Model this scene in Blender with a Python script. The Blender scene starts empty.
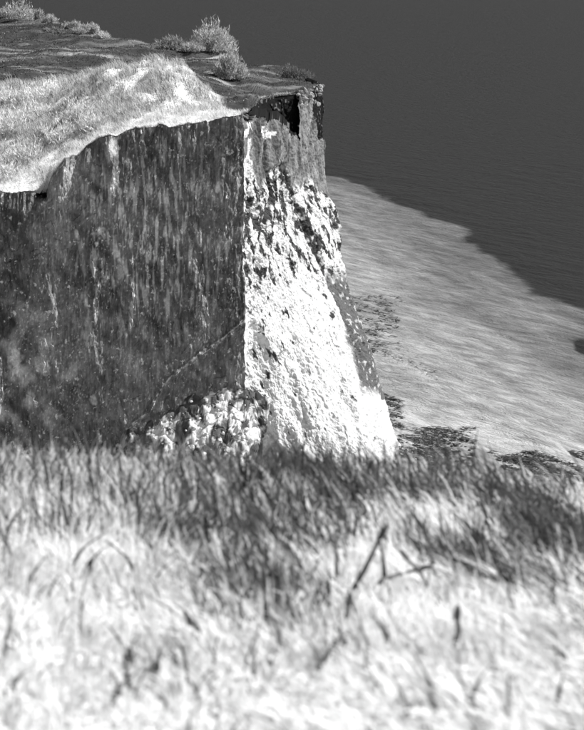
import bpy, math, random
import numpy as np

# ------------------------------------------------------------------ camera, sky, sun, exposure
sc = bpy.context.scene
CAM_Z, PITCH = 80.0, math.radians(14.0)
F = 100.0 / 36.0 * 730.0                      # focal length in photograph pixels (584 x 730)
cam = bpy.data.cameras.new("camera")
cam.sensor_fit = 'VERTICAL'; cam.sensor_height = 36.0; cam.sensor_width = 28.8; cam.lens = 100.0
cam.clip_start = 0.1; cam.clip_end = 60000.0
cam.dof.use_dof = True; cam.dof.focus_distance = 265.0; cam.dof.aperture_fstop = 6.3
cam_o = bpy.data.objects.new("camera", cam); sc.collection.objects.link(cam_o)
cam_o.location = (0, 0, CAM_Z); cam_o.rotation_euler = (math.pi / 2 - PITCH, 0, 0)
sc.camera = cam_o

SUN_EL, SUN_AZ = math.radians(48.0), math.radians(83.0)     # azimuth from +Y (view direction) towards +X
sdir = np.array([math.sin(SUN_AZ) * math.cos(SUN_EL), math.cos(SUN_AZ) * math.cos(SUN_EL), math.sin(SUN_EL)])
w = bpy.data.worlds.new("World"); sc.world = w; w.use_nodes = True
nt = w.node_tree; bg = nt.nodes['Background']
sky = nt.nodes.new('ShaderNodeTexSky'); sky.sky_type = 'NISHITA'; sky.sun_disc = False
sky.sun_elevation = SUN_EL; sky.sun_rotation = SUN_AZ
bw = nt.nodes.new('ShaderNodeRGBToBW')                      # black-and-white film: the sky's light has no hue
nt.links.new(sky.outputs[0], bw.inputs[0]); nt.links.new(bw.outputs[0], bg.inputs[0])
bg.inputs[1].default_value = 0.05
sun = bpy.data.lights.new("sun", 'SUN'); sun.energy = 4.6; sun.angle = math.radians(0.5); sun.color = (1, 1, 1)
sun_o = bpy.data.objects.new("sun", sun); sc.collection.objects.link(sun_o)
from mathutils import Vector
sun_o.rotation_euler = Vector(-sdir).to_track_quat('-Z', 'Y').to_euler(); sun_o.location = (60, 120, 150)
vs = sc.view_settings
vs.view_transform = 'Standard'; vs.look = 'None'; vs.gamma = 1.0; vs.use_curve_mapping = False; vs.exposure = 0.7
sc.cycles.use_denoising = True; sc.cycles.denoiser = 'OPENIMAGEDENOISE'; sc.cycles.denoising_input_passes = 'RGB_ALBEDO_NORMAL'

# ------------------------------------------------------------------ helpers
rng = np.random.default_rng(7); random.seed(7)
sP, cP = math.sin(PITCH), math.cos(PITCH)
def ray(px, py):
    x = (np.asarray(px, float) - 292.0) / F; y = -(np.asarray(py, float) - 365.0) / F
    return x, y * sP + cP, y * cP - sP
def at(px, py, Y):
    dx, dy, dz = ray(px, py); t = Y / dy
    return dx * t, dy * t, CAM_Z + dz * t
def atz(px, py, z):
    dx, dy, dz = ray(px, py); t = (z - CAM_Z) / dz
    return dx * t, dy * t, z + 0 * t
def proj(X, Y, Z):
    d = Y * cP - (Z - CAM_Z) * sP; u = Y * sP + (Z - CAM_Z) * cP
    return 292 + F * X / d, 365 - F * u / d

_perm = np.random.default_rng(3).permutation(4096)
_grad = np.random.default_rng(4).normal(size=(4096, 3)); _grad /= np.linalg.norm(_grad, axis=1)[:, None]
def perlin(x, y, z=0.0):
    x, y, z = np.broadcast_arrays(np.asarray(x, float), np.asarray(y, float), np.asarray(z, float))
    xi, yi, zi = [np.floor(a).astype(int) for a in (x, y, z)]
    xf, yf, zf = x - xi, y - yi, z - zi
    f = lambda t: t * t * t * (t * (t * 6 - 15) + 10)
    u, v, w_ = f(xf), f(yf), f(zf)
    def g(i, j, k):
        h = _perm[(_perm[(_perm[(xi + i) & 4095] + yi + j) & 4095] + zi + k) & 4095]
        gr = _grad[h]
        return gr[..., 0] * (xf - i) + gr[..., 1] * (yf - j) + gr[..., 2] * (zf - k)
    l = lambda a, b, t: a + (b - a) * t
    return 1.6 * l(l(l(g(0,0,0), g(1,0,0), u), l(g(0,1,0), g(1,1,0), u), v),
             l(l(g(0,0,1), g(1,0,1), u), l(g(0,1,1), g(1,1,1), u), v), w_)
def fbm(x, y, z=0.0, o=4, gain=.5):
    s = 0; a = 1.0
    for i in range(o):
        s = s + a * perlin(np.asarray(x) * 2**i + 17.3 * i, np.asarray(y) * 2**i + 5.1 * i, np.asarray(z) * 2**i + 9.7 * i); a *= gain
    return s
def cells(x, y, z=0.0, seed=0):
    """Worley noise: distance to nearest and second nearest feature, and a random number per cell."""
    x, y, z = np.broadcast_arrays(np.asarray(x, float), np.asarray(y, float), np.asarray(z, float))
    xi, yi, zi = [np.floor(a).astype(int) for a in (x, y, z)]
    d1 = np.full(x.shape, 9.); d2 = np.full(x.shape, 9.); cid = np.zeros(x.shape)
    jit = np.random.default_rng(40 + seed).random((4096, 4))
    for i in (-1, 0, 1):
        for j in (-1, 0, 1):
            for k in (-1, 0, 1):
                h = _perm[(_perm[(_perm[(xi + i) & 4095] + yi + j) & 4095] + zi + k) & 4095]
                q = jit[h]
                d = np.sqrt((xi + i + q[..., 0] - x)**2 + (yi + j + q[..., 1] - y)**2 + (zi + k + q[..., 2] - z)**2)
                n1 = d < d1
                d2 = np.where(n1, d1, np.minimum(d2, d)); cid = np.where(n1, q[..., 3], cid); d1 = np.where(n1, d, d1)
    return d1, d2, cid
def sstep(a, b, x):
    t = np.clip((x - a) / (b - a), 0, 1); return t * t * (3 - 2 * t)

def mesh(name, V, faces, mat=None, parent=None, smooth=False, tone=None, link=True):
    V = np.ascontiguousarray(V, np.float32).reshape(-1, 3); faces = np.asarray(faces, np.int32)
    me = bpy.data.meshes.new(name); n, k = faces.shape
    me.vertices.add(len(V)); me.vertices.foreach_set('co', V.ravel())
    me.loops.add(n * k); me.loops.foreach_set('vertex_index', faces.ravel())
    me.polygons.add(n); me.polygons.foreach_set('loop_start', np.arange(0, n * k, k, dtype=np.int32))
    me.polygons.foreach_set('use_smooth', np.full(n, smooth))
    if tone is not None:
        a = me.attributes.new('tone', 'FLOAT', 'POINT'); a.data.foreach_set('value', np.ascontiguousarray(tone, np.float32).ravel())
    me.update(calc_edges=True)
    if mat: me.materials.append(mat)
    if not link: return me
    o = bpy.data.objects.new(name, me); sc.collection.objects.link(o)
    if parent: o.parent = parent
    return o
def grid_faces(nu, nv):
    i = np.arange(nu * nv).reshape(nu, nv)
    return np.stack([i[:-1, :-1], i[1:, :-1], i[1:, 1:], i[:-1, 1:]], -1).reshape(-1, 4)
def tag(o, label=None, cat=None, group=None, kind=None):
    for k, v in (('label', label), ('category', cat), ('group', group), ('kind', kind)):
        if v: o[k] = v
    return o
def empty(name, loc):
    o = bpy.data.objects.new(name, None); o.location = loc; o.empty_display_size = .3
    sc.collection.objects.link(o); return o

def new_mat(name):
    m = bpy.data.materials.new(name); m.use_nodes = True
    return m, m.node_tree, m.node_tree.nodes['Principled BSDF']
def N(t, kind, **kw):
    n = t.nodes.new(kind)
    for k, v in kw.items():
        if k.startswith('i_'): n.inputs[k[2:].replace('_', ' ')].default_value = v
        else: setattr(n, k, v)
    return n
def math_n(t, op, a, b=None):
    n = t.nodes.new('ShaderNodeMath'); n.operation = op
    for i, v in enumerate((a, b)):
        if v is None: continue
        if isinstance(v, (int, float)): n.inputs[i].default_value = v
        else: t.links.new(v, n.inputs[i])
    return n.outputs[0]
def toned(name, grain, gscale, rough=.95, bump=0.0, bscale=6.0, bdist=.1, stretch=(1,1,1), fleck=0.0, fscale=3.0, fthr=.66):
    """Grey mineral surface: albedo from the mesh's own 'tone', broken up by two scales of grain, with fine relief."""
    m, t, p = new_mat(name)
    a = N(t, 'ShaderNodeAttribute', attribute_name='tone')
    tc = N(t, 'ShaderNodeTexCoord'); mp = N(t, 'ShaderNodeMapping'); mp.inputs['Scale'].default_value = stretch
    t.links.new(tc.outputs['Object'], mp.inputs[0])
    n1 = N(t, 'ShaderNodeTexNoise', i_Scale=gscale, i_Detail=6.0, i_Roughness=.7); t.links.new(mp.outputs[0], n1.inputs[0])
    f = math_n(t, 'ADD', math_n(t, 'MULTIPLY', math_n(t, 'SUBTRACT', n1.outputs[0], .5), grain), 1.0)
    v = math_n(t, 'MULTIPLY', a.outputs['Fac'], f)
    if fleck:
        n3 = N(t, 'ShaderNodeTexNoise', i_Scale=fscale, i_Detail=3.0, i_Roughness=.6); t.links.new(mp.outputs[0], n3.inputs[0])
        r3 = N(t, 'ShaderNodeMapRange'); r3.inputs['From Min'].default_value = fthr; r3.inputs['From Max'].default_value = fthr + .05; r3.inputs['To Max'].default_value = fleck
        t.links.new(n3.outputs[0], r3.inputs[0]); v = math_n(t, 'ADD', v, r3.outputs[0])
    t.links.new(v, p.inputs['Base Color'])
    p.inputs['Roughness'].default_value = rough; p.inputs['Specular IOR Level'].default_value = .15
    if bump:
        n2 = N(t, 'ShaderNodeTexNoise', i_Scale=bscale, i_Detail=5.0, i_Roughness=.65); t.links.new(mp.outputs[0], n2.inputs[0])
        b = N(t, 'ShaderNodeBump'); b.inputs['Strength'].default_value = bump; b.inputs['Distance'].default_value = bdist
        t.links.new(n2.outputs[0], b.inputs['Height']); t.links.new(b.outputs[0], p.inputs['Normal'])
    return m
def leafy(name, transl=.35):
    m, t, p = new_mat(name); t.nodes.remove(p); out = t.nodes['Material Output']
    a = N(t, 'ShaderNodeAttribute', attribute_name='tone')
    d = N(t, 'ShaderNodeBsdfDiffuse'); tr = N(t, 'ShaderNodeBsdfTranslucent'); mx = N(t, 'ShaderNodeMixShader'); mx.inputs[0].default_value = transl
    t.links.new(a.outputs['Fac'], d.inputs[0]); t.links.new(a.outputs['Fac'], tr.inputs[0])
    t.links.new(d.outputs[0], mx.inputs[1]); t.links.new(tr.outputs[0], mx.inputs[2]); t.links.new(mx.outputs[0], out.inputs[0])
    return m

CHALK = toned('chalk', .8, 2.2, bump=.7, bscale=2.6, bdist=.13)
CHALK_OLD = toned('weathered_chalk', 1.5, 2.6, bump=1.0, bscale=2.6, bdist=.2, stretch=(1, 1, .85), fleck=.45, fscale=1.5, fthr=.63)
TURF = toned('turf', .9, 1.4, bump=.6, bscale=3.0, bdist=.12)
BANK = toned('bank_soil', .8, 30., bump=.5, bscale=40., bdist=.02)
ROCK = toned('dark_rock', .9, 2.5, rough=.7, bump=.6, bscale=4., bdist=.08)
GRASS = leafy('grass_blade', .4); LEAF = leafy('leaf', .3); WOOD = toned('bark', .6, 8.)
STALK = toned('dry_stalk', .5, 60.)

# ------------------------------------------------------------------ sea
def axis(pts):
    """pts: list of (coordinate, step at that coordinate) -> monotone coordinates with graded spacing."""
    out = [pts[0][0]]
    while out[-1] < pts[-1][0]:
        out.append(out[-1] + max(1e-3, np.interp(out[-1], [p[0] for p in pts], [p[1] for p in pts])))
    return np.array(out)
gx = axis([(-16000, 4000), (-400, 60), (-40, 2.0), (-5, .55), (75, .55), (110, 2.), (500, 60), (16000, 4000)])
gy = axis([(-300, 60), (150, 8), (235, .5), (470, .62), (560, 1.), (1000, 10), (3000, 200), (30000, 4000)])
GX, GY = np.meshgrid(gx, gy, indexing='ij')
near = sstep(-60, -20, GX) * (1 - sstep(90, 150, GX)) * sstep(190, 235, GY) * (1 - sstep(520, 640, GY))
a_ = (GX + .85 * GY) / 1.312; b_ = (GX * .85 - GY) / 1.312     # a_: across the crests, b_: along them
wav = .22 * fbm(a_ * .21, b_ * .045, 3.1, 3, .55) +   .13 * fbm(a_ * .8, b_ * .15, 8.2, 2) + .02 * perlin(a_ * 1.7, b_ * .5, 1.)
# two swells rolling in towards the foot of the cliff
def swell(p0, p1, p2, h, wd, side):
    P = np.array([atz(*p, 0.0)[:2] for p in (p0, p1, p2)])
    best = np.full(GX.shape, 1e9); sgn = np.zeros(GX.shape); along = np.zeros(GX.shape)
    for k in range(2):
        A, B = P[k], P[k + 1]; e = B - A; L = np.hypot(*e)
        tt = np.clip(((GX - A[0]) * e[0] + (GY - A[1]) * e[1]) / L**2, 0, 1)
        dx, dy = GX - A[0] - tt * e[0], GY - A[1] - tt * e[1]; d = np.hypot(dx, dy)
        s = np.sign(dx * e[1] - dy * e[0]); m = d < best
        best = np.where(m, d, best); sgn = np.where(m, s, sgn); along = np.where(m, (tt + k) / 2, along)
    d = best * sgn * side + 1.2 * fbm(GX * .12, GY * .12, 5., 3)
    return h * np.where(d > 0, np.exp(-(d / wd)**2), np.exp(-(d / (wd * .22))**2)) * np.sin(np.pi * np.clip(along * .9 + .05, 0, 1))
wav = wav + swell((362, 352), (425, 381), (590, 470), 1.5, 5., 1) + swell((330, 245), (420, 262), (600, 345), .6, 6., 1) + swell((330, 190), (400, 208), (470, 228), .5, 7., 1)
# signed field of the chalky shallows: positive inside
edge = np.array([(300, 172), (330, 177), (348, 181), (365, 186), (385, 198), (400, 207), (420, 215), (440, 222), (458, 227), (468, 231), (464, 236), (472, 244),
                 (490, 256), (508, 267), (522, 279), (532, 290), (538, 297), (560, 302), (584, 309), (640, 325), (760, 370)], float)
E = np.stack(atz(edge[:, 0], edge[:, 1], 0.0)[:2], -1)
best = np.full(GX.shape, 1e9); sg = np.zeros(GX.shape)
sel = near > -1
for A, B in zip(E[:-1], E[1:]):
    e = B - A; tt = np.clip(((GX - A[0]) * e[0] + (GY - A[1]) * e[1]) / (e @ e), 0, 1)
    dx, dy = GX - A[0] - tt * e[0], GY - A[1] - tt * e[1]; d = np.hypot(dx, dy); m = d < best
    best = np.where(m, d, best); sg = np.where(m, np.sign(dx * e[1] - dy * e[0]), sg)
milk = np.clip(best * sg, -60, 75)
hx, hy, _ = atz(583, 346, 0.0)
milk = np.minimum(milk, np.hypot((GX - hx) / .32, (GY - hy) / 1.0) - 6.0)    # small dark gap in the milky water
near = near * (.3 + .7 * sstep(-25, 5, milk))                   # open water beyond the shallows lies calmer
sea = mesh('sea', np.stack([GX, GY, wav * near], -1), grid_faces(len(gx), len(gy)), None, smooth=True, tone=milk)
m, t, p = new_mat('sea_water')
at_ = N(t, 'ShaderNodeAttribute', attribute_name='tone'); tc = N(t, 'ShaderNodeTexCoord')
mp = N(t, 'ShaderNodeMapping'); mp.inputs['Rotation'].default_value = (0, 0, math.radians(40)); mp.inputs['Scale'].default_value = (.14, 1.0, 1)
t.links.new(tc.outputs['Object'], mp.inputs[0])
mp.vector_type = 'TEXTURE'; mp.inputs['Scale'].default_value = (3.6, 1.0, 1.0); mp.inputs['Rotation'].default_value = (0, 0, math.radians(-49.6))
en = N(t, 'ShaderNodeTexNoise', i_Scale=.12, i_Detail=5.0); t.links.new(tc.outputs['Object'], en.inputs[0])
d = math_n(t, 'ADD', at_.outputs['Fac'], math_n(t, 'MULTIPLY', math_n(t, 'SUBTRACT', en.outputs[0], .5), 7.0))
mr = N(t, 'ShaderNodeMapRange'); mr.interpolation_type = 'SMOOTHSTEP'; mr.inputs['From Min'].default_value = -1.3; mr.inputs['From Max'].default_value = 1.3
t.links.new(d, mr.inputs[0])
# suspended chalk denser towards shore; streaks paint ripple and swell shading into its tone
sn = N(t, 'ShaderNodeTexNoise', i_Scale=.48, i_Detail=8.0, i_Roughness=.72, i_Distortion=.5); t.links.new(mp.outputs[0], sn.inputs[0])
dens = N(t, 'ShaderNodeMapRange'); dens.inputs['From Min'].default_value = 0; dens.inputs['From Max'].default_value = 75
dens.inputs['To Min'].default_value = .12; dens.inputs['To Max'].default_value = .48; t.links.new(at_.outputs['Fac'], dens.inputs[0])
sm = N(t, 'ShaderNodeMapRange'); sm.inputs['From Min'].default_value = .38; sm.inputs['From Max'].default_value = .62; sm.inputs['To Min'].default_value = .68; sm.inputs['To Max'].default_value = 1.25
t.links.new(sn.outputs[0], sm.inputs[0]); mp2 = N(t, 'ShaderNodeMapping'); mp2.vector_type = 'TEXTURE'; mp2.inputs['Rotation'].default_value = (0, 0, math.radians(-70)); mp2.inputs['Scale'].default_value = (7., 1., 1.)
t.links.new(tc.outputs['Object'], mp2.inputs[0])
ln_ = N(t, 'ShaderNodeTexNoise', i_Scale=.16, i_Detail=4.0, i_Roughness=.55, i_Distortion=.3); t.links.new(mp2.outputs[0], ln_.inputs[0])
lm = N(t, 'ShaderNodeMapRange'); lm.inputs['From Min'].default_value = .36; lm.inputs['From Max'].default_value = .64; lm.inputs['To Min'].default_value = .74; lm.inputs['To Max'].default_value = 1.24
t.links.new(ln_.outputs[0], lm.inputs[0]); sf = math_n(t, 'MULTIPLY', sm.outputs[0], lm.outputs[0])
alb = math_n(t, 'MULTIPLY', dens.outputs[0], sf)
mix = N(t, 'ShaderNodeMix'); mix.data_type = 'FLOAT'
t.links.new(mr.outputs[0], mix.inputs[0]); mix.inputs[2].default_value = .022; t.links.new(alb, mix.inputs[3])
t.links.new(mix.outputs[0], p.inputs['Base Color'])
p.inputs['Roughness'].default_value = .45; p.inputs['IOR'].default_value = 1.33; p.inputs['Specular IOR Level'].default_value = .22
bn = N(t, 'ShaderNodeTexNoise', i_Scale=.6, i_Detail=6.0, i_Roughness=.7, i_Distortion=.4); t.links.new(mp.outputs[0], bn.inputs[0])
b = N(t, 'ShaderNodeBump'); b.inputs['Strength'].default_value = 1.0; b.inputs['Distance'].default_value = .7
rdg = math_n(t, 'SUBTRACT', 1.0, math_n(t, 'ABSOLUTE', math_n(t, 'SUBTRACT', math_n(t, 'MULTIPLY', bn.outputs[0], 2.0), 1.0)))
t.links.new(rdg, b.inputs['Height']); t.links.new(b.outputs[0], p.inputs['Normal'])
sea.data.materials.append(m)
tag(sea, 'dark sea with pale chalky shallows rippling below the cliff', 'sea', kind='structure')

# ------------------------------------------------------------------ headland: rim, turf, cliff faces
YC = 262.0
XC = at(243, 114, YC)[0]; 
rim = np.array([(-400, 235), (-60, 205), (0, 190), (38, 193), (46, 188), (50, 176), (66, 157), (80, 153), (88, 144), (105, 136), (130, 131), (160, 126), (200, 121), (230, 117), (243, 114)], float)
def Yface(X): return YC + .1 * (X - XC)                        # shaded face: left end a little nearer
def rim_z(X):
    Yf = Yface(X); px = 292 + F * X / (Yf * cP + 36 * sP)
    return at(px, np.interp(px, rim[:, 0], rim[:, 1]), Yf)[2] + (.42 * fbm(X * .4, 0 * X, 6.6, 2) + .22 * fbm(X * 1.7, 0 * X, 2.6, 2)) * (1 - np.exp(-((X - XC) / 2.)**2))
ZC = float(rim_z(XC)); H = ZC + .3
R1 = np.array(at(325, 84, 0)[:2]); R1 = np.array(atz(325, 84, H)[:2])
coast = np.array([R1] + [np.array(atz(px, py, H)[:2]) for px, py in ((290, 71), (252, 67), (236, 58), (218, 51), (190, 46), (150, 42), (110, 39), (70, 29), (0, 13), (-60, 5), (-150, -12))])
def Yfront(X):
    w_ = (X - XC) / (R1[0] - XC)                                # beyond the arris the turf edge is bitten back behind a slipped slab
    return np.where(X < XC, Yface(X), np.interp(w_, [0, .05, .11, .19, .36, .67, 1.], [YC, YC + 1.6, YC + 9., YC + 16., YC + 20., YC + 23.3, R1[1]]))
def Yback(X): return np.interp(X, coast[::-1, 0], coast[::-1, 1])
mx_, my_ = at(155, 80, 284.)[:2]
def ground_z(X, Y):
    f = np.clip(Y - Yfront(X), 0, None)
    zr = np.where(X < XC, rim_z(np.minimum(X, XC)), ZC)
    zs = sum(rim_z(np.minimum(X + k, XC)) for k in (-8, -5, -2, 0, 2, 5, 8)) / 7.
    zr = np.where(X < XC, zr + (zs - zr) * sstep(0, 5, f), zr)
    z = zr + (H - zr) * sstep(0, 42, f)
    z = z + (5.0 + .8 * fbm(X * .3, Y * .3, 6., 3)) * np.exp(-np.abs((X - mx_ + np.where(X < mx_ - 2, 2., 2.)) / np.where(X < mx_ - 2, 11., 8.6))**2.7 - ((Y - my_ - 2) / 13.)**2) * sstep(0, 14, f)
    z = z + 1.3 * sstep(2, 14, f) * fbm(X * .06, Y * .06, 2.2, 3) + .35 * sstep(0, 6, f) * fbm(X * .3, Y * .3, 4.1, 3)
    return z
ux = np.concatenate([np.linspace(coast[-1, 0], -60, 60)[:-1], np.linspace(-60, R1[0] - .02, 220)])
tv = np.linspace(0, 1, 260)**1.5
TX = np.repeat(ux[:, None], 260, 1); TY = Yfront(TX) + (Yback(TX) - Yfront(TX)) * tv[None, :]
TZ = ground_z(TX, TY)
f = TY - Yfront(TX)
def heath(X, Y):
    """How much dark heath (1) rather than pale long grass (0) grows at a point of the plateau."""
    f = Y - Yfront(X); px, py = proj(X, Y, np.full_like(X, H))
    lim = np.interp(px, [-100, 0, 60, 100, 118, 170, 200, 222, 238, 245], [36, 36, 37, 36, 45, 38, 24, 12, 3, -1])
    return sstep(-4, 5, f - lim + 4 * fbm(X * .12, Y * .12, 7., 3))
he = heath(TX, TY)
streak = fbm(TX * .05, TY * .35, 1.0, 4)
tone = (1 - he) * .8 + he * np.clip(.035 + .26 * np.clip(streak, 0, 1)**1.3, .04, .4)
path = np.exp(-((TY - 333 - .25 * (TX + 40) - 3 * np.sin(TX * .12)) / 1.3)**2) * sstep(-75, -60, TX) * he
tone = tone + .25 * path * np.clip(.5 + fbm(TX * .3, TY * .3, 3.3, 3), 0, 1)
headland = mesh('headland_turf', np.stack([TX, TY, TZ], -1), grid_faces(len(ux), 260), TURF, smooth=True, tone=tone)
tag(headland, 'turf plateau of the headland, pale grass in front and dark heath behind', 'clifftop', kind='structure')

def seg_dist(px, py, P):
    best = np.full(px.shape, 1e9)
    for A, B in zip(P[:-1], P[1:]):
        e = (B[0] - A[0], B[1] - A[1]); L = e[0]**2 + e[1]**2
        t_ = np.clip(((px - A[0]) * e[0] + (py - A[1]) * e[1]) / L, 0, 1)
        best = np.minimum(best, np.hypot(px - A[0] - t_ * e[0], py - A[1] - t_ * e[1]))
    return best

# shaded face towards the camera
nu, nv = 420, 330
X0 = np.concatenate([np.linspace(-95, -42, 60)[:-1], np.linspace(-42, XC, nu)]); nu = len(X0)
FX = np.repeat(X0[:, None], nv, 1); v = np.linspace(0, 1, nv)[None, :]
ZT = rim_z(FX) + .25 * fbm(FX * 1.3, 0 * FX, 3.3, 3); FZ = ZT + (-1.5 - ZT) * v
FY = Yface(FX)
arris = lambda z: .45 * fbm(z * .11, 0 * z, 3., 2) + .16 * fbm(z * .7, 0 * z, 8., 3)       # the corner is not quite straight
endf = 1.0
dpt = 47 - FZ
disp = .7 * fbm(FX * .2, FZ * .04, 1.0, 2) + .22 * fbm(FX * .7, FZ * .16, 2.0, 3) + .20 * fbm(FX * 1.6, FZ * .6, 6.0, 4, .6) + .22 * (cells(FX * .8, FZ * .35, 2., 8)[2] - .5)
for xp, wd, top in ((62, 1.9, 160), (91, 1.5, 146), (112, 1.0, 136), (25, 2.6, 190)):           # round-headed pillars below the rim
    xc = (xp - 292) / F * 264
    disp = disp + 1.3 * np.clip(1 - ((FX - xc) / (wd * 1.25))**2, 0, 1)**1.3 * sstep(-.3, 2.2, ZT - FZ) * (1 - sstep(4, 13, ZT - FZ))
PX, PY = proj(FX, FY, FZ)
crack = seg_dist(PX, PY, [(128, 425), (150, 408), (158, 392), (170, 376), (200, 352), (225, 335), (246, 316)])
crack2 = seg_dist(PX, PY, [(-20, 275), (20, 258), (60, 236), (96, 212)])
disp = disp + .3 * np.exp(-((crack - 1) / 1.3)**2) + .25 * np.exp(-(crack2 / 1.6)**2) * (perlin(FX * .9, FZ * .9, 1.) > .1)
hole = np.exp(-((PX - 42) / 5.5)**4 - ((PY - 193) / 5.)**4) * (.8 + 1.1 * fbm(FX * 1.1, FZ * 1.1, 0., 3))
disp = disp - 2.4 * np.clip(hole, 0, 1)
bat = .035 * (47 - FZ)                                              # slight batter
str_n = fbm(FX * 1.5, FZ * .22, 12., 4, .65); fine = fbm(FX * 3.2, FZ * .55, 30., 3, .6); spk = perlin(FX * 4.5, FZ * 3.0, 50.)
zone = np.exp(-((PX - 150) / 75)**2 - ((PY - 235) / 95)**2)
zone2 = np.exp(-((PX - 20) / 55)**2 - ((PY - 370) / 60)**2)
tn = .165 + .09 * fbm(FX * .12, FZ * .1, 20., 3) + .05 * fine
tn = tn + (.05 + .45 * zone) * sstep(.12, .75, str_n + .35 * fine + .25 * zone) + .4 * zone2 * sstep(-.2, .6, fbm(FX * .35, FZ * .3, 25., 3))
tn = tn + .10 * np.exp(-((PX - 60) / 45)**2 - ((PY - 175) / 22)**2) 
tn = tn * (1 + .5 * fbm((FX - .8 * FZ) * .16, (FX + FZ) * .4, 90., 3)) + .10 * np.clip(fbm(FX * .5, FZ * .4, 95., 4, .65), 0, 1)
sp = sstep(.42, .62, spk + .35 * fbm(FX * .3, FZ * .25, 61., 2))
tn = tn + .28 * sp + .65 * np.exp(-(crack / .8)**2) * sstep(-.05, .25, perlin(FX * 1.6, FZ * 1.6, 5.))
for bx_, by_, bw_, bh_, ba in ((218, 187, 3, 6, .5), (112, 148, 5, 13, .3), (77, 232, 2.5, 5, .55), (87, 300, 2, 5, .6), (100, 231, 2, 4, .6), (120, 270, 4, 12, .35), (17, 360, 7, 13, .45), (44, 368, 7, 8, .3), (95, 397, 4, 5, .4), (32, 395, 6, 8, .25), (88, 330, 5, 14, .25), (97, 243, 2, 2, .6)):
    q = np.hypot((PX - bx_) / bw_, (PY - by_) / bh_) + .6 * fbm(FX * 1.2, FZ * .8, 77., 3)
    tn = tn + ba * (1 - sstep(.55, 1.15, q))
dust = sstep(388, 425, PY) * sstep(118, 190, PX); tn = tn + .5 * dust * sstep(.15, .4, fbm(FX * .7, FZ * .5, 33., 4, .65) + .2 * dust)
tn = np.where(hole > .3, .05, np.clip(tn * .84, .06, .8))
FY2 = FY - disp * endf - bat * endf
FXs = FX + arris(FZ) * np.exp((FX - XC) / 1.5)
face_edge = (FZ[-1].copy(), FXs[-1].copy(), FY2[-1].copy())
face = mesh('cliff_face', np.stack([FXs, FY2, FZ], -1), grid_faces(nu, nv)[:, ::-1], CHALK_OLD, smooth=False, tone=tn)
tag(face, 'streaked grey chalk cliff face in shade, below the pale clifftop grass', 'cliff', kind='structure')

# sunlit buttress: from the arris round to the seaward side
top = [(0, XC, YC), (1.0, R1[0], R1[1])]
cl = np.vstack([[XC, YC], R1, coast[1:4]])
ub = np.array([0, .25, .5, .75, .9, 1.0, 1.25]); 
bxs = np.array([XC + .2, -1.5, 5.2, 11.2, 13.9, 15.0, 13.]); bys = np.array([YC - .3, 257.5, 256., 259., 266., 276., 312.])
nu, nv = 330, 360
u = np.concatenate([np.linspace(0, 1.06, 290), np.linspace(1.065, 1.6, 40)])[:, None]; v = np.linspace(0, 1, nv)[None, :]
def top_xy(u):
    uu = [0, 1.0, 1.2, 1.4, 1.6]; return np.interp(u, uu, [XC, R1[0]] + [c[0] for c in coast[1:4]]), np.interp(u, uu, [YC, R1[1]] + [c[1] for c in coast[1:4]])
tx, ty = top_xy(u)
bx0, by0 = np.interp(u, list(ub) + [1.6], list(bxs) + [0.]), np.interp(u, list(ub) + [1.6], list(bys) + [335.])
ztop = ZC + (H - ZC) * np.clip(u, 0, 1) + .25 * fbm(u * 9, 0 * u, 2., 3)
BZ = ztop + (-1.5 - ztop) * v
pr = np.interp(BZ, [-1.5, 0, 9, 22, 34.5, 48], [1.03, 1.0, .69, .28, .03, 0.])
BX = tx + (bx0 - tx) * pr; BY = ty + (by0 - ty) * pr
# outward normal of the smooth surface
P = np.stack([BX, BY, BZ], -1); du = np.gradient(P, axis=0); dv = np.gradient(P, axis=1); nn = np.cross(dv, du); nn /= np.linalg.norm(nn, axis=2)[..., None] + 1e-9
if nn[100, 100, 0] < 0: nn = -nn
PX, PY = proj(BX, BY, BZ)
ar = 1 - .7 * np.exp(-(u / .03)**2) + 0 * BZ
# fresh, blocky chalk below a ragged line; grey weathered chalk above it
line = np.interp(PX, [243, 252, 258, 266, 273, 280, 288, 294, 301, 308, 314, 322, 330], [160, 170, 186, 184, 166, 160, 172, 184, 184, 172, 186, 194, 200])
diag = (BX + .35 * BZ) / 1.06; 
big = fbm(diag * .35, BZ * .10 + BX * .05, BY * .12, 3)
fresh = sstep(-5, 7, PY - line + 8 * fbm(BX * .5, BZ * .35, BY * .4, 3))
wj = .35 * fbm(BX * 1.1, BY * 1.1, BZ * 1.1, 2)
d1, d2, cid = cells(BX * .75 + wj, BY * .55, BZ * .62 - wj, 1); e1, e2, eid = cells(BX * 1.8, BY * 1.4, BZ * 1.5, 2)
wx, wz = .5 * fbm(BX * .5, BY * .5, BZ * .5, 3), .5 * fbm(BX * .5, BY * .5 + 40, BZ * .5, 3)
g1, g2, gid = cells(BX * .5 + wx, BY * .4, BZ * .3 + wz, 4)
block = (cid - .5) * .35 + (gid - .5) * .9 - .15 * np.exp(-((d2 - d1) / .12)**2) + .25 * (eid - .5)
flute = .55 * fbm(u * 9, BZ * .03, 4., 2) * (1 - .8 * sstep(.85, .97, u)) + .25 * fbm(BX * .5 + u * 8, BZ * .25, BY * .3, 4, .6)
dsp = fresh * (np.interp(PY, [200, 320], [.42, .25]) * block + .75 * big + .17 * fbm(BX * .9, BY * .9, BZ * .6, 4, .65)) + (1 - fresh) * (.25 * fbm(BX * .6, BY * .5, BZ * .25, 3) + flute) + .08 * fbm(BX * 2.5, BY * 2.5, BZ * 2.5, 2)
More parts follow.
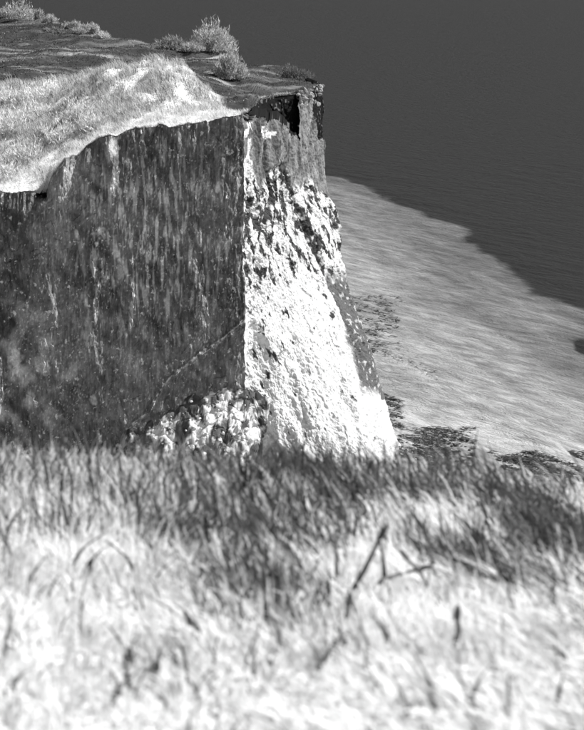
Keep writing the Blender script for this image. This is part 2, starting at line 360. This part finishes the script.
# hollows under the overhanging turf, their shade painted on as near-black tone
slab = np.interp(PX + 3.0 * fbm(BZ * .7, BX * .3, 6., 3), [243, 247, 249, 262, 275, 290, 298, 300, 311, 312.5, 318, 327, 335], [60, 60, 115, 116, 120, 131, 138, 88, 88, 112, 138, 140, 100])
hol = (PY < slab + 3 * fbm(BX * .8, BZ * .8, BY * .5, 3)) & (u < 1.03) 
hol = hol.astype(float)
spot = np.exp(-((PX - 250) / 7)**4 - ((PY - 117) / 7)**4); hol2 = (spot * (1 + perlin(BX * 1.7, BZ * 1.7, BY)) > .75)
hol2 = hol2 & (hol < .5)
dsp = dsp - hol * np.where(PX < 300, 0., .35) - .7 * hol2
# long diagonal joints
joint = np.minimum(seg_dist(PX, PY, [(283, 165), (300, 210), (322, 262), (345, 320), (362, 360)]), seg_dist(PX, PY, [(262, 100), (266, 140), (272, 190), (262, 240)]))
dsp = dsp - .7 * np.exp(-(joint / 2.2)**2)
P2 = P + nn * (dsp * ar)[..., None]
back = (hol > .5) & (PX < 300)
P2[..., 1] = np.where(back, np.maximum(P2[..., 1], Yfront(np.minimum(P2[..., 0], R1[0])) + .15 + .5 * fbm(BX * .9, BY * .3, BZ * .9, 3) * sstep(.2, 1.2, ztop - BZ)), P2[..., 1])
fz = face_edge[0][::-1]; w0 = np.clip(1 - u / .10, 0, 1)**1.5 * np.where(back, 0, 1)
e2 = (P + nn * (dsp * ar)[..., None])[0]
P2[..., 0] += w0 * (np.interp(e2[:, 2], fz, face_edge[1][::-1]) - e2[:, 0])[None, :]
P2[..., 1] += w0 * (np.interp(e2[:, 2], fz, face_edge[2][::-1]) + .02 - e2[:, 1])[None, :]
spots = fbm(diag * 1.3, BZ * .42, BY * .6 + 9., 4, .62)
grey_gap = sstep(.12, .42, spots - .35 - .18 * sstep(250, 330, PY) - .12 * sstep(270, 300, PX) + .55 * np.exp(-((PY - 215) / 60)**2) + .25 * np.exp(-((d2 - d1) / .15)**2) + .5 * np.exp(-(joint / 3)**2) + .25 * (PX < 262) * np.exp(-((PY - 330) / 90)**2))
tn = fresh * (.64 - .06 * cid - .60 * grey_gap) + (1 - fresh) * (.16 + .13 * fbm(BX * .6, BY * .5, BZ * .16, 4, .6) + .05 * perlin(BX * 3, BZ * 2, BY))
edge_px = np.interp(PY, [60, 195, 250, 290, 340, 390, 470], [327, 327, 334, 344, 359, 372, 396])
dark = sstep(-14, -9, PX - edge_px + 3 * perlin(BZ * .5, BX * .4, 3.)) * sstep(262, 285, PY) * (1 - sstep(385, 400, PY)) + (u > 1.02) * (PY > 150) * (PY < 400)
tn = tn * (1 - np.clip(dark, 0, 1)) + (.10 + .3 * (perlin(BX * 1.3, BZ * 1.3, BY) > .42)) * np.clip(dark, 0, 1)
wp = np.hypot((PX - 269) / 8, (PY - 134) / 4.5) + .9 * fbm(BX * .9, BZ * .9, BY * .6, 4, .65); tn = np.where(wp < .85, .66, tn)
strip = (PX < 252) & (PY > 122) & (fbm(BX * .9, BZ * .5, BY * .9, 3) > .1) & (PY < 170); tn = np.where(strip, .68, tn)
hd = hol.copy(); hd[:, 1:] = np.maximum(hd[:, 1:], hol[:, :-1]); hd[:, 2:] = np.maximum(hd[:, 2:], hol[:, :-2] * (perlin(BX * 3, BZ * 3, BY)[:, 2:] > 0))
tn = np.where((hd + hol2) > .5, .008 + .12 * (perlin(BX * 2.2, BZ * 2.2, BY * 2) > .52), np.clip(tn, .05, .85))  # overhang shade painted near-black in the hollows, with scattered paler flecks
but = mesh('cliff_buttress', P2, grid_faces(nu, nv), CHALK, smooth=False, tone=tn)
tag(but, 'sunlit white chalk buttress with crumbling blocky surface at the headland corner', 'cliff', kind='structure')

# seaward cliff behind, hidden from here except its rim
cc = coast[3:]; nb = 60
s = np.linspace(0, len(cc) - 1, nb)[:, None]; vv = np.linspace(0, 1, 24)[None, :]
bxx = np.interp(s, range(len(cc)), cc[:, 0]); byy = np.interp(s, range(len(cc)), cc[:, 1])
zz = ground_z(bxx, byy) - .05
BW = np.stack([bxx + 6 * vv**2 + .8 * fbm(s * 2, vv * 6, 1.) * np.minimum(vv * 6, 1), byy + 5 * vv**2, zz + (-1.5 - zz) * vv], -1)
o = mesh('seaward_cliff', BW, grid_faces(nb, 24), CHALK_OLD, tone=np.full(nb * 24, .5))
tag(o, 'seaward chalk cliff falling away behind the headland turf', 'cliff', kind='structure')

# scree at the foot of the shaded face
sx = np.linspace(-30, XC + 5, 130)[:, None]; sv = np.linspace(0, 1, 90)[None, :]
spx = 292 + F * sx / 275.
stop = np.interp(spx, [70, 110, 135, 160, 185, 205, 240, 290], [452, 432, 421, 409, 398, 390, 382, 405])
zt = np.clip(at(spx, stop, Yface(sx))[2] + .8 * fbm(sx * .35, 0 * sx, 4., 2), 0.3, 30)
SX = sx + 0 * sv; SZ = zt * (1 - sv) - 1.2 * sv; SY = Yface(sx) - .6 - .035 * 40 + .8 * (1 - sv) - (zt / 1.9) * sv * (1 - .95 * sstep(XC - 3, XC + 3.5, sx)) + 4 * sstep(XC + 3, XC + 5, sx)
SZ = SZ + .9 * fbm(SX * .5, SY * .5, 3., 4) * np.minimum(1, 8 * sv)
d1, d2, cid = cells(SX * .8, SY * .8, SZ * .8, 5)
SY = SY - .24 * (cid - .3) * np.minimum(1, 6 * sv) + .2 * np.exp(-((d2 - d1) / .15)**2)
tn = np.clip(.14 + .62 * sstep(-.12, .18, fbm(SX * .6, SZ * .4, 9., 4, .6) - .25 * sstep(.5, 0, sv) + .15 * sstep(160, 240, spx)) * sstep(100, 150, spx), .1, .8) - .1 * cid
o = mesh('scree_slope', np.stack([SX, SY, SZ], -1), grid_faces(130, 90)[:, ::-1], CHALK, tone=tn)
tag(o, 'white chalk scree spilled against the foot of the shaded cliff face', 'scree', kind='structure')

# ------------------------------------------------------------------ loose rocks
def rock_mesh(name, seed, mat, tone, squash=.75):
    r = np.random.default_rng(seed)
    n, m_ = 9, 12
    th = np.linspace(0.12, math.pi - .12, n)[:, None]; ph = np.linspace(0, 2 * math.pi, m_, endpoint=False)[None, :]
    D = np.stack([np.sin(th) * np.cos(ph), np.sin(th) * np.sin(ph), np.cos(th) + 0 * ph], -1)
    rad = np.full((n, m_), 1.0)
    for k in range(14):                                        # random cleavage planes give it facets
        a = r.normal(size=3); a /= np.linalg.norm(a); dd = D @ a; lim = r.uniform(.5, .82)
        rad = np.where(dd > .05, np.minimum(rad, lim / np.maximum(dd, .05)), rad)
    V = (D * (rad * (1 + .06 * r.normal(size=rad.shape)))[..., None] * np.array([1, r.uniform(.7, 1), squash])).reshape(-1, 3)
    i = np.arange(n * m_).reshape(n, m_); j = np.roll(i, -1, 1)
    Fq = np.stack([i[:-1], i[1:], j[1:], j[:-1]], -1).reshape(-1, 4)
    V = np.vstack([V, [V[:m_].mean(0)], [V[-m_:].mean(0)]])
    capf = [(i[0, k], j[0, k], n * m_, n * m_) for k in range(m_)] + [(j[-1, k], i[-1, k], n * m_ + 1, n * m_ + 1) for k in range(m_)]
    me = mesh(name, V, Fq, mat, tone=np.full(len(V), tone) * (1 + .15 * r.normal(size=len(V))), link=False)
    import bmesh
    bm = bmesh.new(); bm.from_mesh(me); bm.verts.ensure_lookup_table()
    for a_1, b_1, c_1, _ in capf: bm.faces.new((bm.verts[a_1], bm.verts[b_1], bm.verts[c_1]))
    bm.normal_update(); bm.to_mesh(me); bm.free()
    return me
chalk_rocks = [rock_mesh('chalk_boulder', 100 + k, CHALK, .74) for k in range(6)]
dark_rocks = [rock_mesh('shore_rock', 200 + k, ROCK, .07, .55) for k in range(6)]
grey_blocks = [rock_mesh('chalk_block', 300 + k, CHALK, .30, .85) for k in range(5)]
def place(name, me, loc, sc_, label, cat, group, parent=None):
    o = bpy.data.objects.new(name, me); sc.collection.objects.link(o)
    o.location = loc; o.rotation_euler = (rng.uniform(-.5, .5), rng.uniform(-.5, .5), rng.uniform(0, 6.3))
    o.scale = (sc_ * rng.uniform(.85, 1.3), sc_ * rng.uniform(.8, 1.1), sc_ * rng.uniform(.75, 1.1))
    if parent is None: tag(o, label, cat, group)
    else: o.parent = parent
    return o
sP3 = np.stack([SX, SY, SZ], -1)
for k in range(60):
    while True:
        i_, j_ = rng.integers(34, 112), rng.integers(1, 60)
        if rng.random() < (i_ / 129.)**1.5: break
    s_ = float(np.clip(rng.lognormal(-1.5, .5), .12, .75))
    place('chalk_boulder', chalk_rocks[k % 6], sP3[i_, j_] + np.array([0, -.2 * s_, .15 * s_]), s_, 'white chalk boulder lying in the scree at the foot of the cliff', 'boulder', 'chalk boulders in the scree')
for k in range(26):                                            # crumbling blocks at the lip of the buttress
    pxr, pyr = rng.uniform(299, 322), rng.uniform(87, 106)
    iu = int(np.argmin(np.abs(PX[:290, 20] - pxr))); jv = int(np.argmin(np.abs(PY[iu] - pyr)))
    q = P[iu, jv] + nn[iu, jv] * rng.uniform(-.5, -.05)
    place('chalk_block', grey_blocks[k % 5], q, rng.uniform(.35, .75), None, None, None, parent=but)
# dark rocks awash on the foreshore
def shore(n, rect, s0, s1, label, group, flat=False):
    for k in range(n):
        px_, py_ = rng.uniform(rect[0], rect[2]), rng.uniform(rect[1], rect[3])
        x_, y_, _ = atz(px_, py_, 0.1); s_ = rng.uniform(s0, s1)
        o = place('shore_rock', dark_rocks[k % 6], (x_, y_, .1), s_, label, 'rock', group)
        if flat: o.rotation_euler = (0, 0, -.7 + rng.normal() * .3); o.scale = (s_ * rng.uniform(1.5, 3.0), s_ * .5, s_ * .45)
shore(100, (394, 436, 472, 466), .2, .5, 'dark wet rock in the shallows at the buttress foot', 'dark rocks at the foot of the buttress')
shore(50, (500, 454, 590, 468), .2, .5, 'dark wet rock on the foreshore at the right, just above the grass', 'dark rocks at the right above the grass')
shore(22, (378, 398, 396, 425), .2, .45, 'dark wet rock beside the lower right edge of the buttress', 'dark rocks beside the buttress', True)
shore(48, (352, 300, 400, 352), .15, .42, 'dark low rock awash halfway up the seaward edge of the buttress', 'dark rocks awash beside the buttress', True)

# ragged beds of dark weed on the foreshore
wv, wt = [], []
for rect, nq, thr in (((388, 428, 476, 490), 6000, .0), ((490, 452, 600, 490), 5500, .0), ((350, 296, 402, 352), 2600, .22), ((372, 392, 404, 430), 1500, .1), ((385, 352, 440, 386), 700, .3)):
    pa, pb = rng.uniform(rect[0], rect[2], nq), rng.uniform(rect[1], rect[3], nq)
    x_, y_, _ = atz(pa, pb, .1)
    fade = np.sin(np.pi * (pa - rect[0]) / (rect[2] - rect[0])) * .35 - .2
    k_ = (fbm((x_ + .85 * y_) * .5, (x_ * .85 - y_) * .14, 3., 3) + fade > thr); x_, y_ = x_[k_], y_[k_]; m_ = len(x_)
    an = -.75 + .5 * rng.normal(size=m_); ln, wd_ = rng.uniform(.2, .7, m_), rng.uniform(.05, .16, m_)
    ca, sa = np.cos(an), np.sin(an); zz_ = np.interp(rng.random(m_), [0, 1], [.16, .42])
    quad = np.stack([np.stack([x_ + aa * ln * ca - bb * wd_ * sa, y_ + aa * ln * sa + bb * wd_ * ca, zz_ + .05 * aa], -1) for aa, bb in ((-1, -.6), (.1, -1), (1, .3), (-.2, 1))], 1)
    wv.append(quad); wt.append(np.repeat(rng.uniform(.02, .09, m_)[:, None], 4, 1))
wv = np.concatenate(wv); wt = np.concatenate(wt)
o = mesh('seaweed', wv, np.arange(len(wv) * 4).reshape(-1, 4), ROCK, tone=wt)
tag(o, 'dark ragged seaweed floating in the shallows round the foot of the buttress', 'seaweed', kind='stuff')

# thin foam along the crest of the swell that breaks beside the buttress, and two fainter crests beyond
fv, ft = [], []
for line_, nq, spread in ((((380, 358), (400, 364), (418, 375), (428, 383), (446, 391)), 700, 1.3),):
    L_ = np.array(line_, float); tt = rng.random(nq) * (len(L_) - 1)
    pa = np.interp(tt, range(len(L_)), L_[:, 0]); pb = np.interp(tt, range(len(L_)), L_[:, 1]) + rng.normal(size=nq) * spread + 1.6 * perlin(tt * 3, 0 * tt, 2.)
    k_ = perlin(tt * 5., 0 * tt, 7.) > -.15; pa, pb = pa[k_], pb[k_]; m_ = len(pa)
    x_, y_, _ = atz(pa, pb, .3); an = -.75 + .6 * rng.normal(size=m_); ln, wd_ = rng.uniform(.1, .35, m_), rng.uniform(.03, .10, m_); ca, sa = np.cos(an), np.sin(an)
    zz_ = rng.uniform(.5, 1.5, m_)
    fv.append(np.stack([np.stack([x_ + aa * ln * ca - bb * wd_ * sa, y_ + aa * ln * sa + bb * wd_ * ca, zz_ + .06 * bb], -1) for aa, bb in ((-1, -.5), (.2, -1), (1, .4), (-.3, 1))], 1)); ft.append(np.full((m_, 4), .42))
fv = np.concatenate(fv); ft = np.concatenate(ft)
o = mesh('sea_foam', fv, np.arange(len(fv) * 4).reshape(-1, 4), ROCK, tone=ft)
tag(o, 'thin pale foam along the swell crest beside the buttress', 'foam', kind='stuff')

# ------------------------------------------------------------------ grass and scrub on the headland
def blades(base, h, wd, lean, tone, seg, name, mat, droop=.35):
    """Ribbon blades. base (n,3), h, wd (n,), lean (n,2) horizontal tip offset per unit height."""
    n = len(base); az = rng.uniform(0, math.pi, n); side = np.stack([np.cos(az), np.sin(az), 0 * az], -1)
    V = np.zeros((n, seg + 1, 2, 3)); T = np.zeros((n, seg + 1, 2))
    for k in range(seg + 1):
        s_ = k / seg; bend = s_ + droop * s_ * s_
        c = base.copy(); c[:, :2] += lean * (h * bend * s_)[:, None]; c[:, 2] += h * (s_ - .25 * s_**2 * np.minimum(1, np.hypot(lean[:, 0], lean[:, 1])))
        ww = wd * (1 - s_ * .9) * .5
        V[:, k, 0] = c - side * ww[:, None]; V[:, k, 1] = c + side * ww[:, None]
        T[:, k] = tone[:, None]
    i = np.arange(n * (seg + 1) * 2).reshape(n, seg + 1, 2)
    Fq = np.stack([i[:, :-1, 0], i[:, :-1, 1], i[:, 1:, 1], i[:, 1:, 0]], -1).reshape(-1, 4)
    return mesh(name, V, Fq, mat, tone=T)
n = 150000
X = rng.uniform(-58, R1[0], n); ff = rng.random(n)**1.6 * 55 + .02
Y = Yfront(X) + ff
keep = (Y < Yback(X) - .5) & (rng.random(n) > heath(X, Y) * 1.2); X, Y, ff = X[keep], Y[keep], ff[keep]; n = len(X)
Z = ground_z(X, Y) - .03
cl_ = fbm(X * .3, Y * .3, 11., 3)
h = np.clip(.38 + .75 * cl_ + .45 * rng.random(n)**2, .12, 1.5) * np.interp(ff, [0, 2, 5, 10], [.5, .55, .9, 1.35])
tone = np.clip(.84 - .17 * sstep(5, 15, ff) + .18 * rng.normal(size=n) * .8 - .16 * sstep(.1, .8, fbm(X * .2, Y * .2, 31., 3)) - .55 * (rng.random(n) < .04 + .26 * sstep(4, 14, ff)), .08, .88)
lean = np.stack([-.25 + .25 * rng.normal(size=n), .2 * rng.normal(size=n)], -1)
o = blades(np.stack([X, Y, Z], -1), h, rng.uniform(.04, .09, n), lean, tone, 2, 'clifftop_grass', GRASS)
tag(o, 'pale long grass covering the front slope of the headland above the shaded face', 'grass', kind='stuff')
n = 110000; X = rng.uniform(-75, R1[0] - .1, n); Y = Yfront(X) + 12 + rng.random(n) * 170; k_ = (Y < Yback(X) - .2) & (rng.random(n) < heath(X, Y)); X, Y = X[k_], Y[k_]; n = len(X)
st_ = fbm(X * .05, Y * .35, 1.0, 4); pt_ = fbm(X * .06, Y * .55, 14., 3)
o = blades(np.stack([X, Y, ground_z(X, Y) - .02], -1), rng.uniform(.06, .22, n) * (1 + .8 * np.clip(pt_, 0, 1)), rng.uniform(.08, .2, n), np.stack([.5 * rng.normal(size=n), .5 * rng.normal(size=n)], -1),
           np.clip(.03 + .42 * np.clip(st_, 0, 1)**1.2 + .45 * sstep(.2, .6, pt_) + .03 * rng.normal(size=n), .02, .5), 1, 'heath', GRASS)
tag(o, 'dark low heath with pale streaks covering the plateau behind the grass', 'heath', kind='stuff')
# short turf tufts that fringe the lip of the buttress
n = 9000; X = rng.uniform(XC, R1[0] - .1, n); Y = Yfront(X) + rng.random(n)**2 * 9; k_ = Y < Yback(X) - .2; X, Y = X[k_], Y[k_]; n = len(X)
o = blades(np.stack([X, Y, ground_z(X, Y) - .02], -1), rng.uniform(.12, .35, n), rng.uniform(.03, .06, n), np.stack([.3 * rng.normal(size=n), .3 * rng.normal(size=n)], -1),
           np.clip(.17 + .08 * rng.normal(size=n), .05, .4), 1, 'short_turf', GRASS)
tag(o, 'short grey turf fringing the top of the sunlit buttress', 'grass', kind='stuff')

def meet(px, py, y0=262., lo=256.5, hi=460.):
    ys = np.linspace(lo, hi, 800); x_, y_, z_ = at(px, py, ys); below = np.nonzero(z_ < ground_z(x_, y_))[0]
    return float(ys[below[0]]) if len(below) else y0
def bush(name, px, py_base, Y, wpx, hpx, label, cat, group, tone=.55, nl=1500, spiky=0.0, lsz=.17, skew=0.0):
    Y = meet(px, py_base, Y); X, Y_, Z = [float(a) for a in at(px, py_base, Y)]
    Y = min(Y, float(Yback(np.array(X))) - .5)
    Z = float(ground_z(np.array(X), np.array(Y)))
    sc_ = Y / F; W = wpx * sc_ * .5; Hh = hpx * sc_
    root = empty(name, (X, Y, Z - .1)); tag(root, label, cat, group)
    r = rng
    D = r.normal(size=(nl, 3)); D /= np.linalg.norm(D, axis=1)[:, None]; D[:, 2] = np.abs(D[:, 2])
    lump = 1 + .62 * fbm(D[:, 0] * 1.8 + px, D[:, 1] * 1.8, D[:, 2] * 1.8 + Y, 3)
    rad = r.random(nl)**.33 * lump
    C = D * rad[:, None] * np.array([W, W * .8, Hh]); C[:, 0] += skew * C[:, 2]
    C[:, 2] += .05
    if spiky: C[:, 2] *= 1 + spiky * r.random(nl) * np.exp(-(C[:, 0] / W)**2 * 2)
    az = r.normal(size=(nl, 3)); az /= np.linalg.norm(az, axis=1)[:, None]; bz = np.cross(az, r.normal(size=(nl, 3))); bz /= np.linalg.norm(bz, axis=1)[:, None]
    L = (lsz * r.uniform(.6, 1.4, nl))[:, None]; 
    az = az * .75 + D * .5 + np.array([skew, 0, .8]); az /= np.linalg.norm(az, axis=1)[:, None]; bz = np.cross(az, r.normal(size=(nl, 3))); bz /= np.linalg.norm(bz, axis=1)[:, None]
    V = np.stack([C - az * L, C + bz * L * .3, C + az * L * 1.9, C - bz * L * .3], 1)
    T = np.clip(tone * (1 + .28 * r.normal(size=nl)), .04, .85); T = np.repeat(T[:, None], 4, 1)
    mesh('crown', V, np.arange(nl * 4).reshape(nl, 4), LEAF, root, tone=T)
    SV, SF = [], []
    for k in range(7):                                          # stems fanning out from the ground
        a = r.uniform(0, 6.28); tip = np.array([math.cos(a) * W * .6, math.sin(a) * W * .5, Hh * r.uniform(.5, .85)]); mid = tip * .5 + np.array([0, 0, .12 * Hh])
        b0 = len(SV)
        for c, rr in ((np.zeros(3), .07), (mid, .05), (tip, .015)):
            for q in range(5): SV.append(c + rr * np.array([math.cos(q * 1.257), math.sin(q * 1.257), 0]))
        for l in range(2):
            for q in range(5): SF.append((b0 + l * 5 + q, b0 + l * 5 + (q + 1) % 5, b0 + l * 5 + 5 + (q + 1) % 5, b0 + l * 5 + 5 + q))
    mesh('trunk', np.array(SV), np.array(SF), WOOD, root, tone=np.full(len(SV), .12))
    return root
far = 'pale bushes along the far skyline'
for a in ((20, 19, 430, 26, 17, 'largest pale bush on the far skyline, at the top left corner', .62), (6, 16, 434, 20, 8, 'low pale bush touching the left edge on the far skyline', .5), (36, 17, 425, 16, 8, 'low pale bush just right of the largest skyline bush', .5),
          (45, 17, 418, 10, 8, 'small rounded bush in the middle of the far skyline row', .42), (54, 18, 416, 13, 7, 'small flat-topped pale bush above a lone dwarf bush on the far plateau', .5),
          (52, 24, 402, 9, 6, 'lone dwarf pale bush standing in front of the far skyline row', .55), (73, 28, 392, 17, 6, 'low wide pale bush left of the cluster at the skyline break', .5), (88, 29, 388, 16, 8, 'rounded pale bush in the cluster nearest the skyline break', .52),
          (97, 31, 386, 8, 8, 'small upright pale bush between the rounded bush and the bright end bush', .58), (78, 33, 380, 16, 5, 'flat pale bush in front of the skyline cluster', .45), (55, 33, 384, 20, 5, 'faint grey low bush left of the flat pale bush on the dark heath', .3), (102, 38, 372, 15, 7, 'bright pale bush at the right end of the skyline row', .66)):
    bush('clifftop_bush', *a[:5], a[5], 'bush', far, a[6], 900, lsz=.2)
bush('gorse_bush', 172, 48, 345, 30, 10, 'low grey dome-shaped bush left of the tall ragged bush', 'bush', 'bushes on the seaward edge', .34, 2000)
bush('gorse_bush', 210, 51, 330, 36, 22, 'tall ragged windswept bush against the dark sea', 'bush', 'bushes on the seaward edge', .58, 4200, .45, .2, .22)
bush('gorse_bush', 192, 51, 332, 24, 9, 'low grey bush at the left foot of the tall ragged bush', 'bush', 'bushes on the seaward edge', .5, 1800)
bush('gorse_bush', 229, 78, 305, 34, 24, 'rounded bush in front of the tall ragged bush, nearest the buttress turf', 'bush', 'bushes on the seaward edge', .55, 4200, .1, .2)
bush('gorse_bush', 294, 77, 292, 38, 9, 'low grey cushion of scrub on top of the sunlit buttress', 'bush', 'bushes on the seaward edge', .22, 2200)
SL = ((12, 132, 46, 34), (40, 118, 44, 28), (28, 158, 44, 30), (8, 178, 40, 26), (62, 140, 40, 30), (78, 118, 44, 28), (48, 96, 50, 16), (92, 130, 34, 26), (10, 100, 46, 18), (-12, 158, 44, 34))
SLL = ('pale twiggy scrub at the left edge above the middle of the slope', 'pale twiggy scrub left of centre on the upper grass slope', 'pale scrub above the black hollow in the cliff rim', 'lowest pale scrub at the left edge, right on the cliff rim',
       'pale scrub above the round-headed chalk pillar', 'pale scrub in the notch left of the big grassy hump', 'low pale scrub bordering the dark heath', 'pale scrub right at the rim beside the dark slot', 'low pale scrub at the left edge bordering the dark heath', 'pale scrub half cut off by the left edge, beside the rim')
for (px_, pyb, wp_, hp_), lb in zip(SL, SLL):
    bush('scrub_bush', px_, pyb, 265., wp_, hp_ * .55, lb, 'bush', 'scrub on the grass slope', .84, 1100, .15, .2)

# ------------------------------------------------------------------ foreground bank
def bank_z(X, Y):
    brow = 8.9 + .55 * np.sin(X * 1.3 + .5) * .5 + .25 * X * 0
    base = CAM_Z - 1.62 - np.interp(Y, [-30, 0, 3.6, 9.0], [-3, -.0, .05, 1.175])
    tilt = -.075 * X * sstep(3, 9, Y)
    over = np.clip(Y - brow, 0, None)
    return base + tilt * .95 - over * 1.1 - over**2 * .35 + .05 * fbm(X * 1.1, Y * 1.1, 3., 3)
gxx = np.concatenate([np.linspace(-60, -5, 40)[:-1], np.linspace(-5, 5, 120), np.linspace(5, 60, 40)[1:]]); gyy = np.concatenate([np.linspace(-40, 2, 30)[:-1], np.linspace(2, 14, 140)])
QX, QY = np.meshgrid(gxx, gyy, indexing='ij'); QZ = bank_z(QX, QY)
bank = mesh('grassy_bank', np.stack([QX, QY, QZ], -1), grid_faces(len(gxx), len(gyy)), BANK, smooth=True, tone=np.full(QX.shape, .68) + .10 * fbm(QX * .8, QY * .8, 1., 3))
tag(bank, 'grassy bank in the foreground falling away to the cliff edge', 'bank', kind='structure')
ev = np.linspace(0, 1, 30)[None, :]; ex = gxx[:, None]
o = mesh('near_cliff', np.stack([ex + 0 * ev, 14 + 3 * ev + .5 * fbm(ex * .3, ev * 8, 2.) * ev, bank_z(ex, 14 + 0 * ex) * (1 - ev) - 2 * ev], -1), grid_faces(len(gxx), 30)[:, ::-1], CHALK, tone=np.full((len(gxx), 30), .6))
tag(o, 'near chalk cliff dropping below the foreground bank', 'cliff', kind='structure')

n = 40000
Y = 2.6 + 7.6 * rng.random(n)**.75; X = (rng.random(n) - .5) * (Y * .40 + .5)
pq, pv = proj(X, Y, bank_z(X, Y) + .08)
clump = fbm(X * 2.2 + .3 * Y, Y * 1.1, 21., 3)
far_ = 1 - sstep(470, 630, pv)
pd = far_ * np.interp(pq, [-50, 120, 200, 260, 600], [.07, .12, .46, .53, .52]) + .03
pd = np.clip(pd * (1 + 1.7 * clump) + .22 * sstep(530, 590, pq) * sstep(655, 690, pv) + .25 * sstep(.15, .6, clump) * (1 - sstep(600, 740, pv)), .015, .93)
isd = rng.random(n) < pd
tone = np.where(isd, rng.uniform(.02, .2, n), np.clip(.80 + .11 * rng.normal(size=n) - .12 * sstep(0, .7, fbm(X * 1.4, Y * 1.0, 63., 3)), .3, .9))
lx = np.interp(pq, [0, 150, 300, 450, 600], [.12, -.05, -.2, -.42, -.5]) + .3 * fbm(X * 1.6, Y * 1.6, 41., 2) + .28 * rng.normal(size=n)
lean = np.stack([lx, -.2 + .35 * rng.normal(size=n)], -1) * np.interp(Y, [3, 5, 7, 9], [1.5, 1.2, .9, .8])[:, None]
h = np.clip(.118 + .04 * rng.normal(size=n) + .03 * clump + .17 * isd * rng.random(n)**1.5 * np.interp(pv, [470, 600], [1., .6]), .03, .31) * np.interp(Y, [3, 5.5, 8], [.45, .7, 1.0])
o = blades(np.stack([X, Y, bank_z(X, Y) - .01], -1), h, np.where(isd, rng.uniform(.011, .021, n), rng.uniform(.010, .022, n)), lean, tone, 4, 'foreground_grass', GRASS, .1)
tag(o, 'pale and dark coarse grass blurred across the foreground bank', 'grass', kind='stuff')

# single dead stalks that stand out of the grass
def stalk(p0, p1, label, r0=.006):
    r0 *= 1.25
    Yb_ = 6.
    for _ in range(60):
        x_, y_, z_ = at(p0[0], p0[1], Yb_); Yb_ += (z_ - .03 - float(bank_z(np.array(x_), np.array(y_)))) * .8; Yb_ = max(2.8, min(Yb_, 9.5))
    A = np.array([float(a) for a in at(*p0, Yb_)]); B = np.array([float(a) for a in at(*p1, Yb_ + .05)])
    gz = float(bank_z(np.array(A[0]), np.array(A[1])))
    dn = (A - B) / np.linalg.norm(A - B); ext = min(.05, (A[2] - gz + .01) / max(.2, -dn[2])); root_p = A + dn * ext + np.array([0, 0, min(0., gz - .01 - (A + dn * ext)[2])])
    root = empty('dead_stalk', tuple(root_p)); tag(root, label, 'stalk', 'dead stalks in the foreground grass')
    pts = [root_p - root_p, A - root_p, (A * .5 + B * .5) - root_p + np.array([.006, 0, .004]), B - root_p]
    def tube(nm, pts, rads):
        V, Fq = [], []
        for k, (c, rr) in enumerate(zip(pts, rads)):
            d_ = np.array(pts[min(k + 1, len(pts) - 1)]) - np.array(pts[max(k - 1, 0)]); d_ /= np.linalg.norm(d_) + 1e-9
            a1 = np.cross(d_, [0, 1, .01]); a1 /= np.linalg.norm(a1); a2 = np.cross(d_, a1)
            for q in range(8): V.append(c + rr * (math.cos(q * .785) * a1 + math.sin(q * .785) * a2))
        for k in range(len(pts) - 1):
            for q in range(8): Fq.append((k * 8 + q, k * 8 + (q + 1) % 8, k * 8 + 8 + (q + 1) % 8, k * 8 + 8 + q))
        mesh(nm, np.array(V), np.array(Fq), STALK, root, smooth=True, tone=np.full(len(V), .05))
    tube('stem', pts, [r0 * .9, r0, r0 * .9, r0 * .7])
    e = (B - A) / np.linalg.norm(B - A); t0 = B - root_p
    tube('seed_head', [t0 + e * s_ for s_ in (-.004, .006, .02, .034, .044)], [r0 * .7, r0 * 1.1, r0 * 1.3, r0 * .9, r0 * .2])
stalk((346, 602), (380, 538), 'longest dark stalk leaning right in the middle of the foreground')
stalk((382, 580), (420, 569), 'dark stalk lying almost level to the right of the longest stalk', .005)
stalk((455, 645), (457, 620), 'short thick upright dark stalk low on the right', .006)
stalk((430, 590), (408, 560), 'dark stalk leaning left at the right end of the level stalk', .004)
stalk((343, 622), (348, 606), 'short dark stub below the foot of the longest stalk', .006)
stalk((188, 500), (182, 472), 'dark upright stalk in the left half near the brow of the bank', .005)
stalk((320, 664), (330, 650), 'short dark bent stalk low in the middle foreground', .005)
